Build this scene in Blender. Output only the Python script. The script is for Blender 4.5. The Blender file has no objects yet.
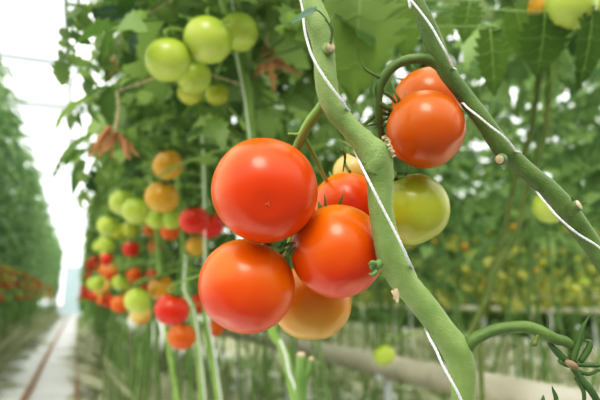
import bpy, math, random
import numpy as np
from mathutils import Vector, Matrix

random.seed(11)
rng = np.random.default_rng(11)
scene = bpy.context.scene
COL = scene.collection
PI = math.pi

# ------------------------------------------------------------------ camera
FPX = 560.0
CAM = Vector((0, 0, 1.0))
PITCH = math.atan(98 / FPX)
YAW = math.atan(222 / FPX * math.cos(PITCH))
FWD = Vector((math.sin(YAW) * math.cos(PITCH), math.cos(YAW) * math.cos(PITCH), math.sin(PITCH)))
RGT = Vector((math.cos(YAW), -math.sin(YAW), 0))
UPV = RGT.cross(FWD)

def P(u, v, d):
    """The point of the place seen at pixel (u, v), d metres deep."""
    return CAM + FWD * d + RGT * ((u - 300) / FPX * d) + UPV * ((200 - v) / FPX * d)

def proj(pts):
    q = np.asarray(pts) - np.array(CAM)
    d = q @ np.array(FWD)
    dd = np.where(np.abs(d) < 1e-6, 1e-6, d)
    return 300 + FPX * (q @ np.array(RGT)) / dd, 200 - FPX * (q @ np.array(UPV)) / dd, d

cam = bpy.data.cameras.new('camera')
cam.sensor_width = 36
cam.lens = FPX * 36 / 600
cam.clip_start = 0.02
cam.clip_end = 300
cam.dof.use_dof = True
cam.dof.focus_distance = 0.365
cam.dof.aperture_fstop = 6.8
cam_ob = bpy.data.objects.new('camera', cam)
COL.objects.link(cam_ob)
M = Matrix((RGT, UPV, -FWD)).transposed().to_4x4()
M.translation = CAM
cam_ob.matrix_world = M
scene.camera = cam_ob
scene.view_settings.view_transform = 'Standard'
scene.view_settings.look = 'None'
scene.view_settings.use_curve_mapping = True
cm = scene.view_settings.curve_mapping
cv = cm.curves[3]
for x_, y_ in ((.06, .042), (.22, .205), (.6, .655)):
    cv.points.new(x_, y_)
cm.update()

# ------------------------------------------------------------------ materials
def new_mat(name):
    m = bpy.data.materials.new(name)
    m.use_nodes = True
    nt = m.node_tree
    for n in list(nt.nodes):
        nt.nodes.remove(n)
    out = nt.nodes.new('ShaderNodeOutputMaterial')
    return m, nt, out

def N(nt, kind, **kw):
    n = nt.nodes.new(kind)
    for k, v in kw.items():
        if k.startswith('i_'):
            n.inputs[k[2:].replace('_', ' ')].default_value = v
        else:
            setattr(n, k, v)
    return n

def ramp(nt, stops):
    r = nt.nodes.new('ShaderNodeValToRGB')
    e = r.color_ramp.elements
    while len(e) > 1:
        e.remove(e[-1])
    e[0].position = stops[0][0]; e[0].color = (*stops[0][1], 1)
    for p, c in stops[1:]:
        x = e.new(p); x.color = (*c, 1)
    return r

def plain(name, c1, c2=None, rough=0.6, scale=30, sheen=0, coat=0, bump=0, spec=0.5):
    m, nt, out = new_mat(name)
    b = N(nt, 'ShaderNodeBsdfPrincipled', i_Roughness=rough)
    b.inputs['Specular IOR Level'].default_value = spec
    if sheen:
        b.inputs['Sheen Weight'].default_value = sheen
        b.inputs['Sheen Roughness'].default_value = 0.4
        b.inputs['Sheen Tint'].default_value = (0.9, 1, 0.75, 1)
    if coat:
        b.inputs['Coat Weight'].default_value = coat
        b.inputs['Coat Roughness'].default_value = 0.15
    tc = N(nt, 'ShaderNodeTexCoord')
    no = N(nt, 'ShaderNodeTexNoise', i_Scale=scale, i_Detail=4.0)
    nt.links.new(tc.outputs['Object'], no.inputs['Vector'])
    r = ramp(nt, [(0.32, c1), (0.68, c2 or c1)])
    nt.links.new(no.outputs['Fac'], r.inputs['Fac'])
    nt.links.new(r.outputs['Color'], b.inputs['Base Color'])
    if bump:
        n2 = N(nt, 'ShaderNodeTexNoise', i_Scale=scale * 14, i_Detail=3.0)
        nt.links.new(tc.outputs['Object'], n2.inputs['Vector'])
        bp = N(nt, 'ShaderNodeBump', i_Strength=bump, i_Distance=0.001)
        nt.links.new(n2.outputs['Fac'], bp.inputs['Height'])
        nt.links.new(bp.outputs['Normal'], b.inputs['Normal'])
    nt.links.new(b.outputs['BSDF'], out.inputs['Surface'])
    return m

def leaf_mat(name, dark, light, trans=0.45, rough=0.45):
    """Leaf: diffuse and glossy face, light coming through from behind."""
    m, nt, out = new_mat(name)
    at = N(nt, 'ShaderNodeAttribute', attribute_name='tint')
    oi = N(nt, 'ShaderNodeObjectInfo')
    add = N(nt, 'ShaderNodeMath', operation='MULTIPLY_ADD')
    add.inputs[1].default_value = 0.35
    nt.links.new(oi.outputs['Random'], add.inputs[0])
    nt.links.new(at.outputs['Fac'], add.inputs[2])
    sub = N(nt, 'ShaderNodeMath', operation='SUBTRACT')
    sub.inputs[1].default_value = 0.17
    nt.links.new(add.outputs[0], sub.inputs[0])
    r = ramp(nt, [(0.0, dark), (1.0, light)])
    nt.links.new(sub.outputs[0], r.inputs['Fac'])
    b = N(nt, 'ShaderNodeBsdfPrincipled', i_Roughness=rough)
    b.inputs['Specular IOR Level'].default_value = 0.45
    t = N(nt, 'ShaderNodeBsdfTranslucent')
    hs = N(nt, 'ShaderNodeHueSaturation', i_Hue=0.495, i_Saturation=0.98, i_Value=1.35)
    nt.links.new(r.outputs['Color'], b.inputs['Base Color'])
    nt.links.new(r.outputs['Color'], hs.inputs['Color'])
    nt.links.new(hs.outputs['Color'], t.inputs['Color'])
    mx = N(nt, 'ShaderNodeMixShader')
    mx.inputs[0].default_value = trans
    nt.links.new(b.outputs['BSDF'], mx.inputs[1])
    nt.links.new(t.outputs['BSDF'], mx.inputs[2])
    nt.links.new(mx.outputs['Shader'], out.inputs['Surface'])
    return m

def tomato_mat(name, stem_c, mid_c, tip_c, rough=0.2):
    """Skin shading from the stem end to the blossom end, with soft mottling."""
    m, nt, out = new_mat(name)
    tc = N(nt, 'ShaderNodeTexCoord')
    sx = N(nt, 'ShaderNodeSeparateXYZ')
    nt.links.new(tc.outputs['Generated'], sx.inputs[0])
    no = N(nt, 'ShaderNodeTexNoise', i_Scale=2.3, i_Detail=2.0)
    oi = N(nt, 'ShaderNodeObjectInfo')
    nt.links.new(tc.outputs['Generated'], no.inputs['Vector'])
    ad = N(nt, 'ShaderNodeMath', operation='MULTIPLY_ADD')
    ad.inputs[1].default_value = 0.55
    nt.links.new(no.outputs['Fac'], ad.inputs[0])
    nt.links.new(sx.outputs['Z'], ad.inputs[2])
    sb = N(nt, 'ShaderNodeMath', operation='SUBTRACT')
    sb.inputs[1].default_value = 0.27
    nt.links.new(ad.outputs[0], sb.inputs[0])
    r = ramp(nt, [(0.08, tip_c), (0.5, mid_c), (0.95, stem_c)])
    nt.links.new(sb.outputs[0], r.inputs['Fac'])
    b = N(nt, 'ShaderNodeBsdfPrincipled', i_Roughness=rough + 0.09)
    b.inputs['Specular IOR Level'].default_value = 0.30
    b.inputs['Coat Weight'].default_value = 0.16
    b.inputs['Coat Roughness'].default_value = rough
    b.inputs['Subsurface Weight'].default_value = 0.12
    b.inputs['Subsurface Radius'].default_value = (1.0, 0.35, 0.12)
    b.inputs['Subsurface Scale'].default_value = 0.006
    nt.links.new(r.outputs['Color'], b.inputs['Base Color'])
    n2 = N(nt, 'ShaderNodeTexNoise', i_Scale=90.0, i_Detail=2.0)
    nt.links.new(tc.outputs['Generated'], n2.inputs['Vector'])
    bp = N(nt, 'ShaderNodeBump', i_Strength=0.03, i_Distance=0.002)
    nt.links.new(n2.outputs['Fac'], bp.inputs['Height'])
    nt.links.new(bp.outputs['Normal'], b.inputs['Normal'])
    nt.links.new(b.outputs['BSDF'], out.inputs['Surface'])
    return m

MT = {}
MT['leaf_row'] = leaf_mat('leaf_green_row', (0.035, 0.095, 0.014), (0.29, 0.41, 0.11), 0.45)
MT['leaf_cool'] = leaf_mat('leaf_green_across_aisle', (0.06, 0.14, 0.045), (0.35, 0.50, 0.22), 0.5)
MT['leaf_far'] = leaf_mat('leaf_green_next_rows', (0.06, 0.14, 0.030), (0.34, 0.48, 0.18), 0.5)
MT['leaf_olive'] = leaf_mat('leaf_olive_yellow', (0.16, 0.19, 0.03), (0.50, 0.50, 0.13), 0.5)
MT['leaf_big'] = leaf_mat('leaf_green_broad', (0.085, 0.165, 0.025), (0.20, 0.30, 0.055), 0.5)
MT['leaf_teal'] = leaf_mat('leaf_blue_green', (0.05, 0.10, 0.06), (0.11, 0.19, 0.12), 0.25, 0.5)
MT['leaf_dry'] = leaf_mat('leaf_dry_brown', (0.36, 0.19, 0.07), (0.62, 0.38, 0.18), 0.35, 0.8)
MT['weed'] = leaf_mat('weed_green', (0.18, 0.26, 0.09), (0.42, 0.50, 0.24), 0.45)
MT['dry_shoots'] = leaf_mat('pale_dry_shoots', (0.30, 0.33, 0.17), (0.60, 0.60, 0.42), 0.4)
MT['stem_pale'] = plain('stem_pale_green', (0.150, 0.235, 0.055), (0.235, 0.320, 0.100), 0.6, 60, sheen=0.14, bump=0.6)
MT['stem_deep'] = plain('stem_deep_green', (0.065, 0.12, 0.018), (0.115, 0.185, 0.034), 0.5, 60, sheen=0.10, bump=0.6)
MT['stem_row'] = plain('stem_row_green', (0.11, 0.20, 0.04), (0.19, 0.30, 0.08), 0.6, 20)
MT['stem_near'] = plain('stem_fresh_green', (0.17, 0.29, 0.05), (0.25, 0.38, 0.09), 0.6, 20)
MT['stem_dark'] = plain('stem_dark_green', (0.085, 0.125, 0.018), (0.14, 0.18, 0.035), 0.6, 30)
MT['calyx'] = plain('sepal_green', (0.06, 0.14, 0.025), (0.12, 0.22, 0.05), 0.6, 60, sheen=0.2)
MT['scar'] = plain('cut_scar_tan', (0.38, 0.27, 0.14), (0.66, 0.56, 0.38), 0.85, 160, bump=0.4)
MT['hair'] = plain('pale_fuzz', (0.36, 0.40, 0.16), (0.55, 0.56, 0.30), 0.7, 10)
MT['string'] = plain('white_twine', (0.62, 0.63, 0.58), (0.86, 0.86, 0.82), 0.7, 300, bump=0.3)
MT['rust'] = plain('rusty_rail', (0.34, 0.17, 0.08), (0.50, 0.28, 0.15), 0.7, 6)
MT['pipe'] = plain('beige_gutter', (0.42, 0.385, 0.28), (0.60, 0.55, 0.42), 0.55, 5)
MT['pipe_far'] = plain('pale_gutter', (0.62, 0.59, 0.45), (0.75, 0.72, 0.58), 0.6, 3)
MT['metal'] = plain('grey_painted_steel', (0.62, 0.64, 0.65), (0.72, 0.74, 0.75), 0.5, 2)
MT['white'] = plain('white_sheet', (0.72, 0.74, 0.74), (0.82, 0.84, 0.84), 0.7, 2)
MT['door'] = plain('pale_cyan_door', (0.50, 0.66, 0.70), (0.60, 0.75, 0.78), 0.5, 1)

RED = tomato_mat('tomato_red', (0.50, 0.040, 0.003), (0.55, 0.022, 0.003), (0.50, 0.014, 0.004))
SCARLET = tomato_mat('tomato_scarlet_orange', (0.74, 0.21, 0.001), (0.72, 0.105, 0.0005), (0.62, 0.038, 0.001))
SCARLET_TIP = tomato_mat('tomato_scarlet_blossom_end', (0.68, 0.09, 0.001), (0.70, 0.105, 0.0005), (0.64, 0.052, 0.0005))
SCARLET2 = tomato_mat('tomato_orange_top', (0.74, 0.22, 0.001), (0.72, 0.120, 0.0005), (0.62, 0.046, 0.001))
ORANGE = tomato_mat('tomato_orange', (0.50, 0.11, 0.002), (0.54, 0.105, 0.002), (0.54, 0.095, 0.002))
AMBER = tomato_mat('tomato_turning', (0.62, 0.17, 0.006), (0.62, 0.25, 0.014), (0.54, 0.30, 0.045))
GOLD = tomato_mat('tomato_yellowing', (0.42, 0.22, 0.012), (0.50, 0.27, 0.020), (0.50, 0.31, 0.035))
GREEN = tomato_mat('tomato_green', (0.24, 0.29, 0.016), (0.36, 0.39, 0.026), (0.40, 0.42, 0.055))
LIME = tomato_mat('tomato_light_green', (0.28, 0.38, 0.035), (0.38, 0.47, 0.060), (0.42, 0.50, 0.10))
YELLOW = tomato_mat('tomato_yellow_green', (0.34, 0.34, 0.05), (0.43, 0.41, 0.07), (0.44, 0.40, 0.08))
CREAM = tomato_mat('tomato_cream_blush', (0.55, 0.40, 0.12), (0.60, 0.42, 0.13), (0.60, 0.26, 0.03))

# ------------------------------------------------------------------ mesh helpers
class MB:
    def __init__(self):
        self.v = []; self.f = []; self.t = []; self.n = 0
    def add(self, v, f, tint=0.5):
        v = np.asarray(v, dtype=float).reshape(-1, 3)
        self.v.append(v)
        self.f.extend([tuple(i + self.n for i in q) for q in f])
        self.t.append(np.full(len(v), tint) if np.isscalar(tint) else np.asarray(tint))
        self.n += len(v)
        return self
    def verts(self):
        return np.concatenate(self.v) if self.v else np.zeros((0, 3))
    def mesh(self, name, mat, origin=(0, 0, 0), smooth=True):
        me = bpy.data.meshes.new(name)
        me.from_pydata((self.verts() - np.array(origin)).tolist(), [], self.f)
        a = me.attributes.new('tint', 'FLOAT', 'POINT')
        a.data.foreach_set('value', np.concatenate(self.t).astype(np.float32))
        if smooth:
            me.polygons.foreach_set('use_smooth', [True] * len(me.polygons))
        me.materials.append(mat)
        me.update()
        return me
    def obj(self, name, mat, parent=None, origin=None, smooth=True):
        o0 = Vector(parent.get('_o', (0, 0, 0))) if parent is not None else Vector(origin or (0, 0, 0))
        ob = bpy.data.objects.new(name, self.mesh(name, mat, o0, smooth))
        COL.objects.link(ob)
        if parent is not None:
            ob.parent = parent
        else:
            ob.location = o0
        return ob

def tag(o, label, cat=None, group=None, kind=None):
    if label: o['label'] = label
    if cat: o['category'] = cat
    if group: o['group'] = group
    if kind: o['kind'] = kind
    return o

EMPTY_AT = []
SUBS = []
def empty(name, loc, label, cat, group=None):
    o = bpy.data.objects.new(name, None)
    o.empty_display_size = 0.02
    COL.objects.link(o)
    o.location = loc
    o['_o'] = tuple(loc)
    EMPTY_AT.append(o)
    return tag(o, label, cat, group)

def spline(pts, sub=6):
    """Catmull-Rom through rows of numbers."""
    p = np.asarray(pts, dtype=float)
    if len(p) < 3:
        return np.array([p[0] + (p[-1] - p[0]) * i / sub for i in range(sub + 1)])
    q = np.vstack([2 * p[0] - p[1], p, 2 * p[-1] - p[-2]])
    out = []
    for i in range(1, len(q) - 2):
        a, b, c, d = q[i - 1], q[i], q[i + 1], q[i + 2]
        for k in range(sub):
            t = k / sub
            out.append(0.5 * (2 * b + (c - a) * t + (2 * a - 5 * b + 4 * c - d) * t * t + (3 * b - a - 3 * c + d) * t ** 3))
    out.append(p[-1])
    return np.array(out)

def tube(mb, pts, rad, seg=10, cap=True, tint=0.5, lumps=0.0):
    pts = np.asarray(pts, dtype=float)
    n = len(pts)
    rad = np.full(n, rad) if np.isscalar(rad) else np.asarray(rad)
    tan = np.gradient(pts, axis=0)
    tan /= np.linalg.norm(tan, axis=1)[:, None] + 1e-12
    ref = np.array([0.3, 1.0, 0.2]) if abs(tan[0][1]) < 0.8 else np.array([1.0, 0.2, 0.1])
    u = np.cross(tan[0], ref); u /= np.linalg.norm(u)
    vs = []
    ang = np.arange(seg) * 2 * PI / seg
    for i in range(n):
        u = u - tan[i] * (u @ tan[i]); u /= np.linalg.norm(u) + 1e-12
        w = np.cross(tan[i], u)
        r = rad[i] * (1 + lumps * (np.sin(ang * 3 + i * 0.23) * 0.5 + np.sin(ang * 2 - i * 0.41) * 0.5))
        vs.append(pts[i] + np.outer(np.cos(ang) * r, u) + np.outer(np.sin(ang) * r, w))
    fs = []
    for i in range(n - 1):
        for k in range(seg):
            a = i * seg + k; b = i * seg + (k + 1) % seg
            fs.append((a, b, b + seg, a + seg))
    if cap:
        fs.append(tuple(range(seg - 1, -1, -1)))
        fs.append(tuple((n - 1) * seg + k for k in range(seg)))
    mb.add(np.concatenate(vs), fs, tint)
    return mb

def px_tube(mb, rows, seg=12, sub=6, lumps=0.0, tint=0.5):
    """rows: u, v, depth, radius in pixels."""
    s = spline(rows, sub)
    pts = [P(r[0], r[1], r[2]) for r in s]
    return tube(mb, pts, s[:, 3] * s[:, 2] / FPX, seg, True, tint, lumps)

def box(mb, x0, x1, y0, y1, z0, z1, tint=0.5):
    v = [(x, y, z) for x in (x0, x1) for y in (y0, y1) for z in (z0, z1)]
    f = [(0, 1, 3, 2), (4, 6, 7, 5), (0, 4, 5, 1), (2, 3, 7, 6), (0, 2, 6, 4), (1, 5, 7, 3)]
    return mb.add(v, f, tint)

# ------------------------------------------------------------------ leaves
def leaflet(L, W, n=5, serr=0.25, fold=0.25, droop=0.35, cols=1):
    """A pointed toothed blade along +Y from the origin, normal +Z."""
    rows = []
    for i in range(n + 1):
        t = i / n
        w = W * (math.sin(PI * min(1, t * 0.93 + 0.07) ** 0.8)) ** 0.8 if t < 1 else 0.0
        w *= (1 + serr * (1 if i % 2 else -1)) if 0 < i < n else 1
        y = L * (t - 0.10 * droop * t * t)
        z = -droop * L * t * t * 0.6
        yoff = (0.06 * L if i % 2 else 0.0)
        rows.append([(-w, y - yoff, z + fold * w)] + [(-w * k / (cols + 1), y, z + fold * w * (k / (cols + 1)) ** 1.0 + 0.02 * L * (1 if (i + k) % 2 else -1) * (cols > 0)) for k in range(cols, 0, -1)]
                    + [(0, y, z)] + [(w * k / (cols + 1), y, z + fold * w * k / (cols + 1) + 0.02 * L * (1 if (i + k) % 2 else -1) * (cols > 0)) for k in range(1, cols + 1)] + [(w, y - yoff, z + fold * w)])
    c = len(rows[0])
    v = [p for r in rows for p in r]
    f = [(i * c + k, i * c + k + 1, (i + 1) * c + k + 1, (i + 1) * c + k) for i in range(n) for k in range(c - 1)]
    return np.array(v), f

def rot(ax, ang):
    return np.array(Matrix.Rotation(ang, 3, ax))

def compound_leaf(L, rnd, n=5, cols=0, pairs=4, droop=0.9, size=1.0):
    """A whole tomato leaf along +Y: rachis, side leaflets in pairs and an end leaflet. Returns pieces (verts, faces, tint)."""
    out = []
    def rach(t):
        a = droop * t * 0.9
        return np.array([0, L * (t - 0.16 * droop * t * t), L * (0.18 * t - 0.42 * droop * t * t)]), -math.atan2(0.84 * droop * t - 0.18, 1)
    mb = MB()
    tube(mb, [rach(t)[0] for t in np.linspace(0, 1, 6)], np.linspace(0.0038, 0.0015, 6) * (L / 0.35), 4, False)
    out.append((mb.verts(), mb.f, 0.6))
    for i in range(pairs):
        t = 0.30 + 0.60 * i / max(1, pairs - 1)
        p, a = rach(t)
        for s in (-1, 1):
            l = L * size * (0.34 + 0.10 * math.sin(PI * t) + rnd.uniform(-0.07, 0.05)) * (0.55 if i % 2 else 1.0 if pairs > 3 else 1.0)
            v, f = leaflet(l, l * rnd.uniform(0.25, 0.33), n, 0.22, rnd.uniform(0.0, 0.45), rnd.uniform(0.2, 0.9), cols)
            R = rot('X', a) @ rot('Z', -s * rnd.uniform(0.75, 1.25)) @ rot('Y', rnd.uniform(-0.6, 0.6)) @ rot('X', rnd.uniform(-0.5, 0.15))
            out.append((v @ R.T + p, f, rnd.uniform(0.1, 0.9)))
    p, a = rach(1.0)
    l = L * size * rnd.uniform(0.42, 0.52)
    v, f = leaflet(l, l * 0.33, n, 0.22, 0.25, 0.6, cols)
    out.append((v @ (rot('X', a) @ rot('Y', rnd.uniform(-0.4, 0.4))).T + p, f, rnd.uniform(0.1, 0.9)))
    return out

def place(pieces, R, t, s=1.0):
    return [(v @ (R.T) * s + t, f, c) for v, f, c in pieces]

def plant_leaves(rnd, axis, z0, z1, count, Lr=(0.26, 0.40), n=5, keep=None, size=.8, pairs=5, low=0.0, squash=1.0):
    """Leaves up a stem. axis(z) gives the stem's point at height z."""
    mb = MB()
    az = rnd.uniform(0, 6.28)
    for i in range(count):
        f = (i + rnd.random()) / count
        z = z0 + (z1 - z0) * f ** 0.9
        az += 2.4 + rnd.uniform(-0.5, 0.5)
        L = rnd.uniform(*Lr) * (1 - low * max(0, 0.5 - f))
        lf = compound_leaf(L, rnd, n, 0, pairs, rnd.uniform(0.6, 1.5), size)
        R = rot('Z', az) @ rot('X', rnd.uniform(-0.15, 0.45)) @ rot('Y', rnd.uniform(-0.35, 0.35))
        pcs = place(lf, R, np.zeros(3))
        if squash != 1.0:
            pcs = [(v * np.array([squash, 1, 1]), ff, c) for v, ff, c in pcs]
        pcs = [(v + axis(z), ff, c) for v, ff, c in pcs]
        if keep is not None:
            pcs = [q for q in pcs if keep(q[0])]
        for v, ff, c in pcs:
            mb.add(v, ff, c)
    return mb

# ------------------------------------------------------------------ tomatoes
def tomato_mesh(name, R, mat, flat=0.93, lobes=5, lob=0.012, nu=40, nv=26, seed=0):
    """Round fruit with its stem hollow at +Z."""
    r_ = random.Random(seed)
    ph = r_.uniform(0, 6)
    v = []; f = []
    for j in range(1, nv):
        th = PI * j / nv
        for i in range(nu):
            a = 2 * PI * i / nu
            rr = R * (1 + lob * math.cos(lobes * a + ph) * (0.4 + 0.6 * math.cos(th) ** 2) + 0.012 * math.cos(2 * a + 2 * ph))
            z = R * flat * math.cos(th)
            dip = math.exp(-(th / 0.36) ** 2) * R * 0.20 + math.exp(-((PI - th) / 0.25) ** 2) * R * 0.05 * -1
            v.append((rr * math.sin(th) ** 0.96 * math.cos(a), rr * math.sin(th) ** 0.96 * math.sin(a), z - dip))
    v.append((0, 0, R * flat - R * 0.20)); v.append((0, 0, -R * flat + R * 0.05))
    T = len(v) - 2; B = len(v) - 1
    for j in range(nv - 2):
        for i in range(nu):
            a = j * nu + i; b = j * nu + (i + 1) % nu
            f.append((a, a + nu, b + nu, b))
    for i in range(nu):
        f.append((T, i, (i + 1) % nu))
        k = (nv - 2) * nu
        f.append((B, k + (i + 1) % nu, k + i))
    return MB().add(v, f).mesh(name, mat)

def sepal(L, W, curl, n=7):
    v = []; f = []
    x = z = 0.0; ang = 0.15
    for i in range(n + 1):
        t = i / n
        w = W * (1 - t) ** 0.7 * (0.6 + 0.8 * min(1, t * 3)) if t < 1 else 0.0002
        v += [(x, -w, z + w * 0.3), (x, 0, z), (x, w, z + w * 0.3)]
        x += L / n * math.cos(ang); z += L / n * math.sin(ang)
        ang += curl / n
    for i in range(n):
        for k in range(2):
            f.append((i * 3 + k, i * 3 + k + 1, i * 3 + k + 4, i * 3 + k + 3))
    return np.array(v), f

def calyx_mb(R, seed=0, n=6):
    r_ = random.Random(seed)
    mb = MB()
    z0 = R * 0.93 - R * 0.17
    for k in range(n):
        v, f = sepal(R * r_.uniform(0.55, 0.8), R * 0.085, r_.uniform(0.2, 1.6))
        mb.add(v @ rot('Z', 2 * PI * k / n + r_.uniform(-0.2, 0.2)).T + np.array([0, 0, z0]), f, 0.5)
    tube(mb, [(0, 0, z0 - R * 0.03), (0, 0, z0 + R * 0.1), (R * 0.03, 0, z0 + R * 0.3)], [R * 0.13, R * 0.09, R * 0.07], 8)
    return mb

def set_axis(o, axis, spin=0.0):
    q = Vector(axis).normalized().to_track_quat('Z', 'Y')
    o.rotation_mode = 'QUATERNION'
    o.rotation_quaternion = q @ Matrix.Rotation(spin, 3, 'Z').to_quaternion()

def view_axis(right, up, toward):
    """A direction given as rightward, upward and toward-the-lens amounts at the spot."""
    return RGT * right + UPV * up - FWD * toward

def tomato(u, v, rpx, d, axis, mat, label, group=None, seed=0, flat=0.93, calyx=True, hi=False):
    R = rpx * d / FPX
    me = tomato_mesh('tomato', R, mat, flat, seed=seed, nu=64 if hi else 28, nv=40 if hi else 18)
    o = bpy.data.objects.new('tomato', me)
    COL.objects.link(o)
    o.location = P(u, v, d)
    set_axis(o, axis, seed * 1.3)
    tag(o, label, 'tomato', group)
    if calyx:
        c = calyx_mb(R, seed).obj('calyx', MT['calyx'])
        c.parent = o
    return o

UPA = (0, 0, 1)
# the cluster in focus ------------------------------------------------
T = {}
T['big'] = tomato(265, 190.5, 52.8, 0.370, view_axis(-0.12, 0.28, -1.0), SCARLET_TIP, 'large glossy scarlet tomato on top of the cluster in focus', seed=1, hi=True, flat=0.97)
T['low'] = tomato(246.5, 286, 48.5, 0.392, view_axis(0.42, 0.75, -0.5), SCARLET2, 'glossy orange-red tomato hanging lowest, directly under the large scarlet one', seed=2, hi=True, flat=0.95)
T['mid'] = tomato(337.5, 251, 46.5, 0.392, view_axis(-0.25, 0.8, -0.6), SCARLET2, 'glossy orange-red tomato pressed against the thick pale stem', seed=3, hi=True, flat=1.0)
T['back'] = tomato(347, 208, 36, 0.465, view_axis(-0.3, 0.5, -0.8), SCARLET, 'red tomato half hidden above the one touching the pale stem', seed=4, hi=True)
T['turn'] = tomato(311.5, 302, 39.5, 0.452, view_axis(0.0, 0.9, -0.3), AMBER, 'half-ripe amber tomato peeking out below the two orange-red ones', seed=5, hi=True, flat=0.96)
T['peek'] = tomato(353, 172, 20, 0.53, view_axis(0.0, 0.9, -0.4), CREAM, 'small cream-orange tomato peeking from behind the pale stem', seed=9, hi=True)
T['up'] = tomato(425.5, 129.5, 39.5, 0.408, view_axis(-0.62, 0.55, -0.45), ORANGE, 'smooth orange tomato under the arched stalk, nearer one of two', seed=6, hi=True, flat=0.97)
T['upb'] = tomato(427, 102, 35, 0.468, view_axis(-0.3, 0.8, -0.4), ORANGE, 'orange tomato behind the nearer orange one, its top showing above', seed=7, hi=True)
T['grn'] = tomato(413, 209, 36.5, 0.435, view_axis(-0.45, 0.85, -0.25), GREEN, 'unripe yellow-green tomato hanging below the orange one, behind the pale stem', seed=8, hi=True, flat=0.97)

# blossom-end scar of the big tomato
mb = MB()
R1 = 52.8 * 0.370 / FPX
for k in range(3):
    a = k * 2.1 + 0.6
    tube(mb, [(0, 0, -R1 * 0.925), (math.cos(a) * R1 * 0.03, math.sin(a) * R1 * 0.03, -R1 * 0.93), (math.cos(a) * R1 * 0.06, math.sin(a) * R1 * 0.06, -R1 * 0.942)], [0.0004, 0.0003, 0.0001], 5)
s = mb.obj('blossom_scar', plain('blossom_scar_brown', (0.45, 0.12, 0.02), (0.55, 0.2, 0.04), 0.7, 50))
s.parent = T['big']

# ------------------------------------------------------------------ the plant with the pale thick stem
def down(u, v, d):
    p = P(u, v, d); return Vector((p.x, p.y, 0))
plantA = empty('tomato_plant', down(464, 640, 0.38), 'tomato plant with a thick pale green stem leaning between the two fruit clusters', 'plant')
DA = 0.362
rowsA = [(292, -200, .40, 10), (302, -90, .385, 10), (308, -30, .375, 10), (311, 0, .37, 10.3), (318.5, 25, .366, 12), (323.5, 50, .364, 11), (325.5, 75, DA, 11), (328.5, 95, DA, 11),
         (336, 111, DA, 10.6), (351, 129, DA, 10.5), (365, 144, DA, 12.5), (375, 156, DA, 16), (378.5, 170, DA, 15), (380, 185, DA, 13), (380.5, 202, DA, 12.3), (382.5, 220, DA, 12),
         (386, 238, DA, 13.2), (392, 257, DA, 14.6), (401, 277, DA, 14), (414.5, 294, DA, 12.7), (429.5, 313, DA, 13), (444, 333, DA, 13.2), (456, 350, DA, 14.3), (461.5, 368, DA, 13.6), (463, 398, DA, 11.8), (464, 440, .364, 11.6), (464, 640, .38, 11)]
mb = MB(); px_tube(mb, rowsA, 28, 7, 0.035)
p_ = P(464, 640, .38); tube(mb, [p_ + Vector((0, 0, .02)), p_ * .5 + down(464, 640, .38) * .5, down(464, 640, .38)], 11 * .38 / FPX, 16)
stemA = mb.obj('main_stem', MT['stem_pale'], plantA)

def fuzz(rows, count, name, parent, seed):
    """Short pale hairs standing off a stem."""
    r_ = random.Random(seed)
    s = spline(rows, 7)
    pts = np.array([P(r[0], r[1], r[2]) for r in s]); rad = s[:, 3] * s[:, 2] / FPX
    tan = np.gradient(pts, axis=0); tan /= np.linalg.norm(tan, axis=1)[:, None]
    mb = MB()
    lo, hi_ = 12, len(s) - 16
    for _ in range(count):
        i = r_.randrange(lo, hi_); f = r_.random()
        p = pts[i] * (1 - f) + pts[i + 1] * f; rr = rad[i] * (1 - f) + rad[i + 1] * f
        d = np.array([r_.gauss(0, 1) for _ in range(3)]); d -= tan[i] * (d @ tan[i]); d /= np.linalg.norm(d)
        L = r_.uniform(0.0005, 0.0013)
        w = tan[i] * 0.00006
        b = p + d * rr * 0.97
        mb.add([b - w, b + w, p + d * (rr + L) + tan[i] * r_.uniform(-.0003, .0003)], [(0, 1, 2)])
    o = mb.obj(name, MT['hair'], parent)
    o['kind'] = 'stuff'
    return o
fuzz(rowsA, 5200, 'stem_hairs', plantA, 5)

# cut joint on the right shoulder of the stem, with its ragged pale face
mb = MB(); px_tube(mb, [(374, 172, DA - .001, 13), (378, 160, DA - .003, 12.5), (382, 150, DA - .004, 10), (384.5, 143, DA - .004, 7)], 20, 6)
shoot = mb.obj('cut_shoot', MT['stem_pale'], plantA); shoot['_o'] = plantA['_o']; SUBS.append(shoot)
r_ = random.Random(3)
mb = MB()
for k in range(34):
    t = k / 33
    u0 = 385 + 9 * t ** .7 + r_.uniform(-1.0, .8); v0 = 136.5 + 20 * t + r_.uniform(-1, 1); d0 = DA - .011 + r_.uniform(0, .009)
    px_tube(mb, [(u0 - 2.6, v0 + 1.2, d0, 1.0), (u0 - .3, v0, d0, r_.uniform(.6, 1.1)), (u0 + r_.uniform(.2, 2.4), v0 + r_.uniform(-1.2, 1.6), d0, .3)], 6, 3)
tag(mb.obj('torn_edge', MT['scar'], shoot), 'ragged pale torn edge')
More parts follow.
